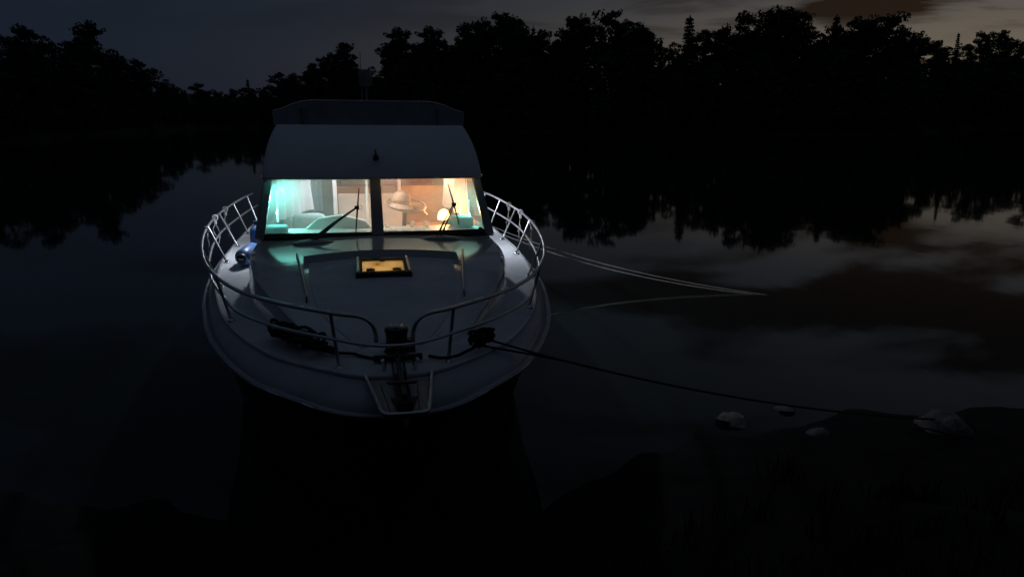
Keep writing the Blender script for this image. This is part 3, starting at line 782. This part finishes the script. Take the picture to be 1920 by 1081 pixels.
# white door posts, dividing the saloon
for x, w in ((loc_y(628, 360, 6.4).x, .055), (loc_y(688, 360, 5.6).x, .035), (loc_y(748, 342, 6.9).x, .05), (loc_y(844, 380, 6.0).x, .05)):
    yl = {0: 6.4, 1: 5.6, 2: 6.9, 3: 6.0}[[.055, .035, .05, .05].index(w) if w != .05 else (2 if x < .6 else 3)]
    MB().box((x, yl, 1.72), (w, w, 1.40)).build('cabin_post', WHITEP if x < .6 else WOOD, cabin, 30, .006)
# settees and low partitions
MB().box((-.80, 6.3, 1.32), (.70, 1.5, .62)).box((-1.08, 6.3, 1.70), (.14, 1.5, .30)).build('settee', PALECL, cabin, 30, .04)
MB().box((.30, 7.15, 1.55), (1.7, .30, 1.10)).build('galley_front', WOOD, cabin, 30, .01)
MB().box((.86, 5.5, 1.32), (.62, 1.5, .66)).build('side_locker', WOOD, cabin, 30, .015)
MB().box((-.02, 6.6, 1.72), (.9, .05, .62)).build('partition', CREAM, cabin, 30, .01)
# steering wheel
sw = empty('steering_wheel', (0, 0, 0), boat)
wc = loc_y(762, 384, 4.95); Mw = Matrix.Rotation(R(13), 3, 'X') @ Matrix.Rotation(R(6), 3, 'Y')
rim = [Vector(wc) + Mw @ Vector((.235 * math.cos(t), .235 * math.sin(t), 0)) for t in [i * math.pi / 16 for i in range(32)]]
MB().tube(rim, .016, 8, closed=True).build('rim', WOOD, sw, 60)
for k in range(3):
    t = k * 2.094 + .5
    MB().tube([Vector(wc), Vector(wc) + Mw @ Vector((.23 * math.cos(t), .23 * math.sin(t), 0))], .010, 6).build('spoke', STEEL, sw, 60)
MB().lathe([(0, -.03), (.05, -.03), (.05, .02), (.03, .03), (0, .03)], 16, wc, Mw).build('hub', BLACKM, sw, 40)
MB().tube([Vector(wc), Vector(wc) + Mw @ Vector((0, 0, -.40))], .025, 8).build('column', BLACKM, sw, 60)
# cabin lights, fixed under the ceiling
def strip_light(c, d, m, color, energy, tilt=0):
    e = MB().box(c, d).build('ceiling_light', m, cabin, 30, .004)
    lamp_light('ceiling_light_glow', 'AREA', e, (c[0], c[1] - (.02 if tilt else 0), c[2] - .016), energy, color, d[0], d[1], rot=(R(tilt), 0, 0))
strip_light((-.35, 5.25, 2.398), (.05, .5, .022), LEDC, (.40, .95, .95), 5)
strip_light((.12, 4.72, 2.398), (.34, .05, .022), LEDW, (1.0, .80, .66), 5, -40)  # added lamp, aimed forward to brighten the coachroof ahead of the windscreen
strip_light((-.62, 5.9, 2.398), (.05, 1.7, .022), LEDW, (.90, .86, 1.0), 9)
strip_light((.90, 6.1, 2.398), (.05, 1.4, .022), LEDW, (1.0, .50, .24), 22)
# upright tube lights inside the two windscreen corners
for s, pw, zl in ((-1, 14, .36), (1, 6.5, .22)):
    c = Vector((s * 1.10, 4.44, 1.93 + zl / 2))
    e = MB().tube([c - Vector((0, 0, zl / 2)), c + Vector((0, 0, zl / 2))], .011, 8).build('corner_light', LEDC, cabin, 60)
    d = Vector((-s * .45, -.75, -.32)).normalized()
    g_ = lamp_light('corner_light_glow', 'AREA', e, c + d * .02, pw, (.22, .95, .82), .03, zl)
    g_.rotation_euler = d.to_track_quat('-Z', 'Y').to_euler()
# small deck lights under the roof lip, two each side
for s in (-1, 1):
    for yl, pw, tl_ in ((4.75, 24, -18), (7.2, 60 if s > 0 else 12, -58)):
        e = MB().box((s * 1.20, yl, 2.424), (.05, .55, .02)).build('deck_light', LEDW, cabin, 30, .004)
        lamp_light('deck_light_glow', 'AREA', e, (s * 1.205, yl, 2.412), pw, (.82, .88, 1.0), .04, .5, rot=(R(-8 if yl < 6 else 18), R(tl_) * s, 0))
# wiper pair
for nm, base_, elbow, b0, b1 in (('l', (588, 452), (669, 389), (673, 354), (667, 438)), ('r', (824, 444), (851, 383), (840, 345), (861, 421))):
    wp = empty('wiper', (0, 0, 0), boat)
    bz = loc_z(base_[0], base_[1] + 4, 1.85)
    MB().lathe([(.215 * math.cos(a_), .05 * math.sin(a_)) for a_ in [i * math.pi / 16 for i in range(9)]], 28, Vector((bz.x, bz.y + .04, 1.835)), Matrix.Diagonal((1, .55, 1))).build('motor_cover', FRAMEM, wp, 60)
    P0 = Vector((bz.x, bz.y + .02, 1.88)); off = .045
    E_ = loc_plane(*elbow, ws(0, 0, off), WN)
    side = Vector((.022, 0, .004))
    MB().tube([P0 - side, P0.lerp(E_, .5) - side * .8 + WN * .02, E_ - side * .3], [.016, .010, .007], 6).build('arm', BLACKM, wp, 60)
    MB().tube([P0 + side, P0.lerp(E_, .5) + side * .8 + WN * .02, E_ + side * .3], [.014, .008, .006], 6).build('link_arm', BLACKM, wp, 60)
    c0, c1 = loc_plane(*b0, ws(0, 0, .025), WN), loc_plane(*b1, ws(0, 0, .025), WN)
    MB().tube([c0, c0.lerp(c1, .5) + WN * .012, c1], [.006, .010, .006], 6).build('blade', RUB, wp, 60)
    MB().box(E_, (.05, .03, .04)).build('blade_clip', BLACKM, wp, 30, .005)
    lp = [E_ + Vector((.035, 0, .0)) + Vector((.022 * math.cos(t), -.01, .022 * math.sin(t))) for t in [i * math.pi / 6 for i in range(12)]]
    MB().tube(lp, .0025, 5, closed=True).build('washer_hose', BLACKM, wp, 60)

# roof brow and flybridge
def brow_outline(t):
    yf = 4.10 + .62 * t ** 1.25 + .10 * t ** 4; z = 2.45 + .56 * t
    hw = 1.225 - .045 * t - .075 * t ** 3
    pts = []; rc = .16; bow_ = .06
    pts.append((-hw, 7.95)); pts.append((-hw, yf + rc + .35))
    for k in range(6):
        a_ = math.pi / 2 * k / 5; pts.append((-hw + rc * (1 - math.cos(a_)), yf + rc * (1 - math.sin(a_))))
    for k in range(1, 12):
        u = -1 + 2 * k / 12; x = u * (hw - rc); pts.append((x, yf - bow_ * (1 - u * u)))
    for k in range(5, -1, -1):
        a_ = math.pi / 2 * k / 5; pts.append((hw - rc * (1 - math.cos(a_)), yf + rc * (1 - math.sin(a_))))
    pts.append((hw, yf + rc + .35)); pts.append((hw, 7.95))
    return [(x, y, z) for x, y in pts]
bm_ = MB(); rows = [brow_outline(k / 10) for k in range(11)]
bm_.grid(rows); top = rows[-1]
for lvl in (rows[-1],):
    o0 = len(bm_.v); bm_.v += lvl; bm_.f.append(tuple(range(o0, o0 + len(lvl))))
bm_.add([rows[0][0], rows[0][-1], rows[-1][-1], rows[-1][0]], [(0, 1, 2, 3)])
brow = bm_.build('roof', BROWM, boat, 40)
lip = brow_outline(0); lipm = MB(); inner = [(x * .9, y + (.12 if y < 7.9 else -.1), z) for x, y, z in lip]
lo = [(x * 1.006, y - .006, 2.462) for x, y, _ in lip]; lo2 = [(x * 1.006, y - .006, 2.436) for x, y, _ in lip]
lipm.grid([lo, lo2]); o0 = len(lipm.v); lipm.v += lo2; lipm.f.append(tuple(range(o0 + len(lo2) - 1, o0 - 1, -1)))
lipm.build('roof_lip', GEL, brow, 40)
# horn on the brow
hp_ = Vector((.015, 4.26, 2.66))
hs = empty('horn', (0, 0, 0), boat)
MB().lathe([(0, 0), (.035, 0), (.03, .02), (.012, .05), (.010, .20), (0, .20)], 14, hp_ + Vector((0, -.16, 0)), Matrix.Rotation(R(-65), 3, 'X')).build('trumpet', BLACKM, hs, 40)
MB().tube([hp_ + Vector((0, -.10, .03)), hp_ + Vector((0, .05, .02))], .02, 8).build('bracket', BLACKM, hs, 40)
# flybridge windscreen with struts and a light rail
fs = MB(); n_ = 20; r0, r1 = [], []
for k in range(n_ + 1):
    u = -1 + 2 * k / n_; x = u * 1.14; c_ = (1 - abs(u) ** 3)
    r0.append((x, 5.25 - .16 * (1 - u * u) + (.5 if abs(u) > .999 else 0) * 0, 3.0)); r1.append((x * 1.03, 5.42 - .16 * (1 - u * u), 3.17 + .13 * sst(c_ * 1.2)))
fs.grid([r0, r1]); fs.grid([[(x, y + .008, z) for x, y, z in r0], [(x, y + .008, z) for x, y, z in r1]])
fly = fs.build('flybridge_screen', CANVAS, boat, 50)
MB().tube(r1, .010, 6).build('screen_rim', GEL, fly, 60)
for x in (-.80, .80):
    MB().tube([(x, 4.98, 3.0), (x * 1.04, 5.28, 3.20)], .014, 6).build('strut', BLACKM, fly, 60)
for s in (-1, 1):
    MB().prism([(s * 1.14, 5.25, 3.0), (s * 1.17, 5.42, 3.17), (s * 1.15, 6.6, 3.12), (s * 1.12, 6.6, 3.0)], (s, 0, 0), .02).build('side_coaming', CANVAS, fly, 30)
mast = empty('radar_mast', (0, 0, 0), boat)
MB().tube([(-.02, 6.5, 3.0), (-.02, 6.5, 3.55)], .016, 8).tube([(-.08, 6.5, 3.0), (-.08, 6.5, 3.52)], .010, 8).build('mast_pole', FRAMEM, mast, 60)
MB().lathe([(0, 3.52), (.06, 3.52), (.09, 3.56), (.09, 3.70), (.075, 3.74), (0, 3.75)], 20, (-.03, 6.5, 0)).build('lantern', FRAMEM, mast, 40)
MB().tube([(-.09, 6.5, 3.70), (-.09, 6.5, 3.98)], .006, 6).build('whip_aerial', WHITEP, mast, 60)
# cleats
def cleat(x, y, rot):
    e = empty('cleat', (x, y, zd(y) + .03), boat); e.rotation_euler = (0, 0, rot)
    MB().tube([(-.12, 0, .06), (-.06, 0, .065), (.06, 0, .065), (.12, 0, .06)], [.010, .014, .014, .010], 8).build('horn_bar', STEEL, e, 60)
    for s in (-.04, .04): MB().tube([(s, 0, 0), (s, 0, .065)], .013, 8).build('cleat_foot', STEEL, e, 60)
CR = loc_z(903, 643, 1.50); CL = loc_z(556, 640, 1.50)
cleat(CR.x, CR.y, R(50)); cleat(CL.x, CL.y, R(-50))

# ================================================================== LOOSE THINGS ABOARD
def folds(p0, p1, ztop, zbot, n, amp, gather=0.0, seed=0):
    rnd = random.Random(seed); mb = MB(); rows = []
    p0, p1 = Vector(p0), Vector(p1); d = (p1 - p0); nn = Vector((-d.y, d.x, 0)).normalized()
    ph = [rnd.uniform(0, 6.28) for _ in range(4)]
    for k in range(9):
        v = k / 8; row = []
        for i in range(n + 1):
            u = i / n; g_ = 1 - gather * math.sin(math.pi * min(1, v * 1.2)) * .5
            uu = .5 + (u - .5) * g_
            w = amp * (math.sin(u * n * .9 + ph[0] + .4 * v) + .5 * math.sin(u * n * .37 + ph[1])) * (.5 + .5 * v)
            p = p0 + d * uu + nn * w; row.append((p.x, p.y, ztop + (zbot - ztop) * v))
        rows.append(row)
    return mb.grid(rows)
def curtain(local, mb, m, label, cat='curtain', group=None):
    o = mb.build('curtain', m, None, 80); o.matrix_world = BOAT_M; tag(o, label, cat, group); return o
curtain(0, folds((-1.12, 4.80, 0), (-.82, 5.95, 0), 2.405, 1.90, 34, .045, .12, 1), SHEER, 'white sheer curtain along the cabin side above the pale settee')
curtain(0, folds((-1.08, 7.3, 0), (-.72, 7.32, 0), 2.405, 1.70, 20, .025, .1, 2), SHEER, 'white sheer curtain hanging in the cabin corner behind the pale settee')
curtain(0, folds((1.13, 4.75, 0), (1.00, 6.1, 0), 2.405, 1.90, 34, .040, .15, 3), SHEER, 'white sheer curtain along the cabin side above the glowing table lamp')
curtain(0, folds((.22, 7.62, 0), (.98, 7.62, 0), 2.405, 2.05, 22, .02, 0, 4), REDC, 'red curtain on the cabin back wall above the wooden galley')
# table lamp
lp_ = loc_y(832, 402, 5.15)
lamp = aboard('table_lamp', (lp_.x, lp_.y, 1.65), 'small glowing table lamp on the wooden locker in the cabin', 'lamp')
zc = lp_.z - 1.65
MB().lathe([(0, .0), (.055, 0), (.055, .012), (.018, .03), (.014, zc - .06), (.03, zc - .05), (0, zc - .05)], 18).build('stand', BRASS, lamp, 40)
MB().lathe([(.075, zc - .065), (.078, zc - .03), (.070, zc + .02), (.045, zc + .055), (.015, zc + .07), (0, zc + .071)], 20).build('shade', SHADE, lamp, 60)
lamp_light('table_lamp_glow', 'POINT', lamp, (0, -.12, zc + .05), 30, (1, .42, .11), radius=.06)
# cap on the wheel
cpp = loc_y(752, 366, 4.86)
capo = aboard('cap', (cpp.x, cpp.y, cpp.z - .07), 'pale peaked cap resting on the steering wheel behind the windscreen', 'cap')
crn = []
for k in range(9):
    a_ = math.pi / 2 * k / 8; crn.append((.118 * math.cos(a_) ** .7 if k < 8 else 0, .125 * math.sin(a_)))
MB().lathe([(.122, -.03)] + crn, 24, (0, 0, 0), Matrix.Rotation(R(12), 3, 'Y')).build('crown', CAPM, capo, 60)
pk = MB(); rows = []
for k in range(13):
    a_ = math.pi + math.pi * k / 12; c_, s_ = math.cos(a_), math.sin(a_)
    rows.append([(c_ * .118, s_ * .118, -.03 - c_ * .02), (c_ * .14, s_ * .118 - .06 * abs(s_), -.05 - c_ * .02), (c_ * .15, s_ * .12 - .12 * abs(s_), -.075 - c_ * .02)])
pk.grid(rows); pk.build('peak', CAPM, capo, 60)
MB().lathe([(.1235, -.028), (.1265, -.018), (.1265, .010), (.1225, .018)], 24, (0, 0, 0), Matrix.Rotation(R(12), 3, 'Y')).build('band', WOOD, capo, 60)
# coiled line hanging over the wheel
co = aboard('coiled_line', (cpp.x + .05, cpp.y + .02, cpp.z - .13), 'brown coiled line draped over the steering wheel under the cap', 'rope')
for k in range(4):
    pts = [(.20 * math.cos(t) + .02 * k, .07 * math.sin(t), -.02 * k - .05 * math.cos(t) + .012 * math.sin(3 * t + k)) for t in [i * math.pi / 14 for i in range(28)]]
    MB().tube(pts, .009, 6, closed=True).build('coil', WOOD, co, 60)
# cushions and cloths
def cushion(name, c, d, m, label, cat, rz=0):
    e = aboard(name, c, label, cat); mb = MB(); rows = []
    for k in range(9):
        th = -math.pi / 2 + math.pi * k / 8; row = []
        for i in range(20):
            ph = 2 * math.pi * i / 20; f = lambda a: math.copysign(abs(a) ** .45, a)
            row.append((d[0] / 2 * f(math.cos(th)) * f(math.cos(ph)), d[1] / 2 * f(math.cos(th)) * f(math.sin(ph)), d[2] / 2 * (f(math.sin(th)) + 1)))
        rows.append(row)
    mb.grid(rows, close_u=True); mb.build('filling', m, e, 70); e.rotation_euler.rotate_axis('Z', rz)
    return e
bx = loc_y(516, 433, 4.05)
cushion('seat_pad', (bx.x, 4.10, 1.85), (.27, .30, .085), TEALM, 'dark teal folded pad on the dashboard corner beside the white sheer curtain', 'cushion')
bx2 = loc_y(858, 424, 4.5)
cushion('seat_pad', (bx2.x + .02, 4.50, 1.845), (.30, .22, .09), TEALM, 'dark teal pad on the dashboard in front of the glowing lamp', 'cushion')
cushion('pillow', (-.80, 5.25, 1.62), (.42, .30, .30), PALECL, 'plump pale pillow at the front end of the settee', 'cushion', .2)
cushion('folded_cloth', (1.0, 4.35, 1.845), (.22, .34, .13), TEALM, 'crumpled teal cloth wedged by the windscreen corner pillar above the round sticker', 'cloth', .2)
# clear jars and a mug lined up on the dash before the helm
for k, (px_, r_, h_) in enumerate(((773, .028, .07), (800, .035, .06), (726, .03, .045))):
    q = loc_y(px_, 425, 4.40)
    lab = ('small clear drinking glass on the dashboard below the cap', 'wide clear bowl on the dashboard left of the glowing lamp stand', 'low clear glass on the dashboard beside the windscreen mullion')[k]
    j = MB().lathe([(0, 0), (r_ * .8, 0), (r_, h_), (r_ * .93, h_), (r_ * .74, .006), (0, .006)], 18).build('drinking_glass', HGLASS, None, 60)
    j.matrix_world = BOAT_M @ Matrix.Translation((q.x, 4.40, 1.848)); tag(j, lab, 'glass')

# fender hooks on the rails
HK = {1: ((912, 369), (946, 374), (983, 401)), -1: ((473, 371), (437, 384), (411, 412))}
HL = {(1, 0): 'white fender clip on the guard rail, hard by the cabin on the mooring-line side', (1, 1): 'white fender clip on the guard rail halfway along the mooring-line side deck', (1, 2): 'white fender clip on the guard rail over the paired white mooring lines',
      (-1, 0): 'white fender clip on the guard rail hard by the cabin on the blue fender side', (-1, 1): 'white fender clip on the guard rail directly above the blue fender', (-1, 2): 'white fender clip on the guard rail furthest forward of the blue fender'}
for s in (-1, 1):
    for k, yv in enumerate((6.15, 5.35, 4.35)):
        t_ = on(TOP[3:], yv); t_.x *= s
        e = aboard('fender_clip', t_, HL[(s, k)], 'fender clip', 'fender clips on the guard rail')
        MB().tube([(.03 * math.cos(a_), 0, .03 * math.sin(a_)) for a_ in [i * math.pi / 8 for i in range(16)]], .011, 6, closed=True).build('ring', WHITEP, e, 60)
        MB().box((0, 0, -.055), (.035, .030, .06)).build('clamp', WHITEP, e, 30, .008)
        rr0 = random.Random(k * 3 + s)
        pts = crom([(0, 0, -.08), (rr0.uniform(-.02, .03), .03, -.16), (-s * .03, rr0.uniform(-.06, .06), -.25), (-s * .02, rr0.uniform(-.08, .08), -.36)], 5)
        MB().tube(pts, .005, 5).build('cord', ROPEW, e, 60)
        pts = crom([(0, .01, -.08), (rr0.uniform(-.03, .03), -.04, -.14), (-s * .01, -.06, -.22), (-s * .05, -.02, -.25)], 5)
        MB().tube(pts, .004, 5).build('cord_end', ROPEW, e, 60)
# blue fender lying on the side deck
f0 = loc_z(452, 478, 1.62); f1 = Vector((-1.42, f0.y + .55, 1.62))
fdir = (f1 - f0).normalized(); fq = Vector((0, 0, 1)).rotation_difference(fdir).to_matrix()
fe = aboard('fender', (f0.x, f0.y, zd(f0.y) + .02), 'blue cylindrical fender lying on the lit side deck inside the guard rail', 'fender')
r_ = .095
MB().lathe([(0, 0), (.035, .004), (.04, .03), (.07, .05), (r_, .10), (r_, .30), (r_, .52), (.07, .57), (.04, .59), (.035, .62), (0, .625)], 24, (0, 0, r_), fq).build('body', BLUEF, fe, 60)
MB().lathe([(0, -.012), (.05, -.01), (.055, .02), (.03, .03), (0, .03)], 18, (0, 0, r_), fq).build('end_cap', mat('navy_plastic', (.012, .025, .07), .4), fe, 40)
MB().tube([Vector((0, 0, r_)) + fq @ Vector((.022 * math.cos(a_), 0, -.02 + .022 * math.sin(a_))) for a_ in [i * math.pi / 6 for i in range(12)]], .006, 6, closed=True).build('eye', ROPEW, fe, 60)
fe2 = aboard('fender', (-1.38, f1.y + .15, zd(5) + .02), 'second blue fender standing upright against the cabin side behind the lying one', 'fender')
MB().lathe([(0, 0), (.03, .0), (.06, .02), (.085, .07), (.085, .30), (.06, .35), (.03, .37), (.03, .41), (0, .41)], 22).build('body', BLUEF, fe2, 60)
MB().lathe([(.031, .37), (.036, .385), (.036, .41), (0, .415)], 16).build('end_cap', MATS['navy_plastic'], fe2, 40)
# dark rope heap by the cleat on the fender side
hp2 = aboard('rope_heap', (CL.x, CL.y, zd(CL.y) + .03), 'dark heap of coiled rope on the foredeck edge beside the blue-fender-side cleat', 'rope')
rnd = random.Random(12)
ax_ = Vector((.62, -.78, 0))
for k in range(16):
    c = ax_ * (rnd.uniform(-.20, .26)) + Vector((rnd.uniform(-.03, .03), rnd.uniform(-.03, .03), .02 + .10 * rnd.random()))
    ra, rb_, tlt = rnd.uniform(.09, .17), rnd.uniform(.05, .10), rnd.uniform(-.7, .7); ph = rnd.uniform(0, 6)
    pts = []
    for i in range(20):
        t = i * math.pi / 10; v = ax_ * ra * math.cos(t) + Vector((.78, .62, 0)) * rb_ * math.sin(t)
        v.z = max(-c.z + .012, tlt * rb_ * math.sin(t) + .015 * math.sin(3 * t + ph)); pts.append(c + v)
    MB().tube(pts, .013, 6, closed=True).build('coil', ROPED, hp2, 60)
tail = crom([ax_ * .25 + Vector((0, 0, .03)), ax_ * .38 + Vector((.03, .02, .02)), ax_ * .46 + Vector((.12, .05, .014)), Vector((.45, -.36, .012)), Vector((.62, -.50, .012))], 5)
MB().tube(tail, .011, 6).build('tail', ROPED, hp2, 60)
# bow line: wrapped on the other cleat, over the gunwale and across to the boulder
bl = aboard('bow_line', (CR.x, CR.y, zd(CR.y) + .03), 'dark bow line wrapped on the foredeck cleat and led ashore to the brownish boulder', 'rope')
for k in range(9):
    sgn = 1 if k % 2 else -1; zc_ = .045 + .009 * k
    pts = []
    for i in range(24):
        t = i * math.pi / 12; u = Vector((math.cos(R(50)), math.sin(R(50)), 0)); w_ = Vector((-u.y, u.x, 0))
        pts.append(u * .105 * math.sin(t) + w_ * sgn * (.034 + .012 * (k % 3)) * math.sin(2 * t) + Vector((0, 0, zc_ + .012 * math.cos(t))))
    MB().tube(pts, .012, 6, closed=True).build('turn', ROPED, bl, 60)
BLI = (BOAT_M @ Matrix.Translation((CR.x, CR.y, zd(CR.y) + .03))).inverted()
ge = loc_z(1000, 668, 1.36); GE_W = BOAT_M @ ge
end = st2.location + Vector((0, 0, .10))
for dx, dz in ((0, 0), (-.05, -.03)):
    st_ = BOAT_M @ (CR + Vector((.05 + dx, .02 + dx, .02 + dz)))
    g2 = BOAT_M @ (ge + Vector((dx * .4, dx * .8, .03)))
    w = [st_, g2]
    for i in range(1, 15):
        t = i / 14; p = g2.lerp(end, t); p.z -= .10 * 4 * t * (1 - t) + dz * .6 * (1 - t); w.append(p)
    MB().tube([BLI @ p for p in w], .0085, 6).build('strand', ROPED, bl, 60)
lp2 = [BLI @ (Vector(st2.location) + Vector((.25 * math.cos(t), .23 * math.sin(t), .03 + .04 * math.sin(2 * t)))) for t in [i * math.pi / 10 for i in range(20)]]
MB().tube(lp2, .0085, 6, closed=True).build('loop', ROPED, bl, 60)
# deck tail of the bow line
MB().tube(crom([(-.05, -.06, .03), (-.14, -.12, .012), (-.22, -.20, .012), (-.32, -.22, .012), (-.40, -.16, .012)], 5), .011, 6).build('tail', ROPED, bl, 60)
# paired white mooring lines running out from the quarter into the water
for k, lab in enumerate(('white mooring line running from the boat stern out into the water, upper of the pair', 'white mooring line running from the boat stern out into the water, lower of the pair')):
    A0 = BOAT_M @ Vector((1.66, 10.15 - .3 * k, 1.36 - .04 * k)); E0 = at(1500 - 14 * k, 556 - 1 * k, 0); E0.z = -.05
    pts = []
    for i in range(41):
        t = i / 40; p = A0.lerp(E0, t); p.z -= (.36 + .03 * k) * 4 * t * (1 - t) * (1 - .35 * t); pts.append(p)
    o = MB().tube(pts, .010, 6).build('mooring_line', ROPEW, None, 60)
    tag(o, lab, 'rope', 'paired white mooring lines')
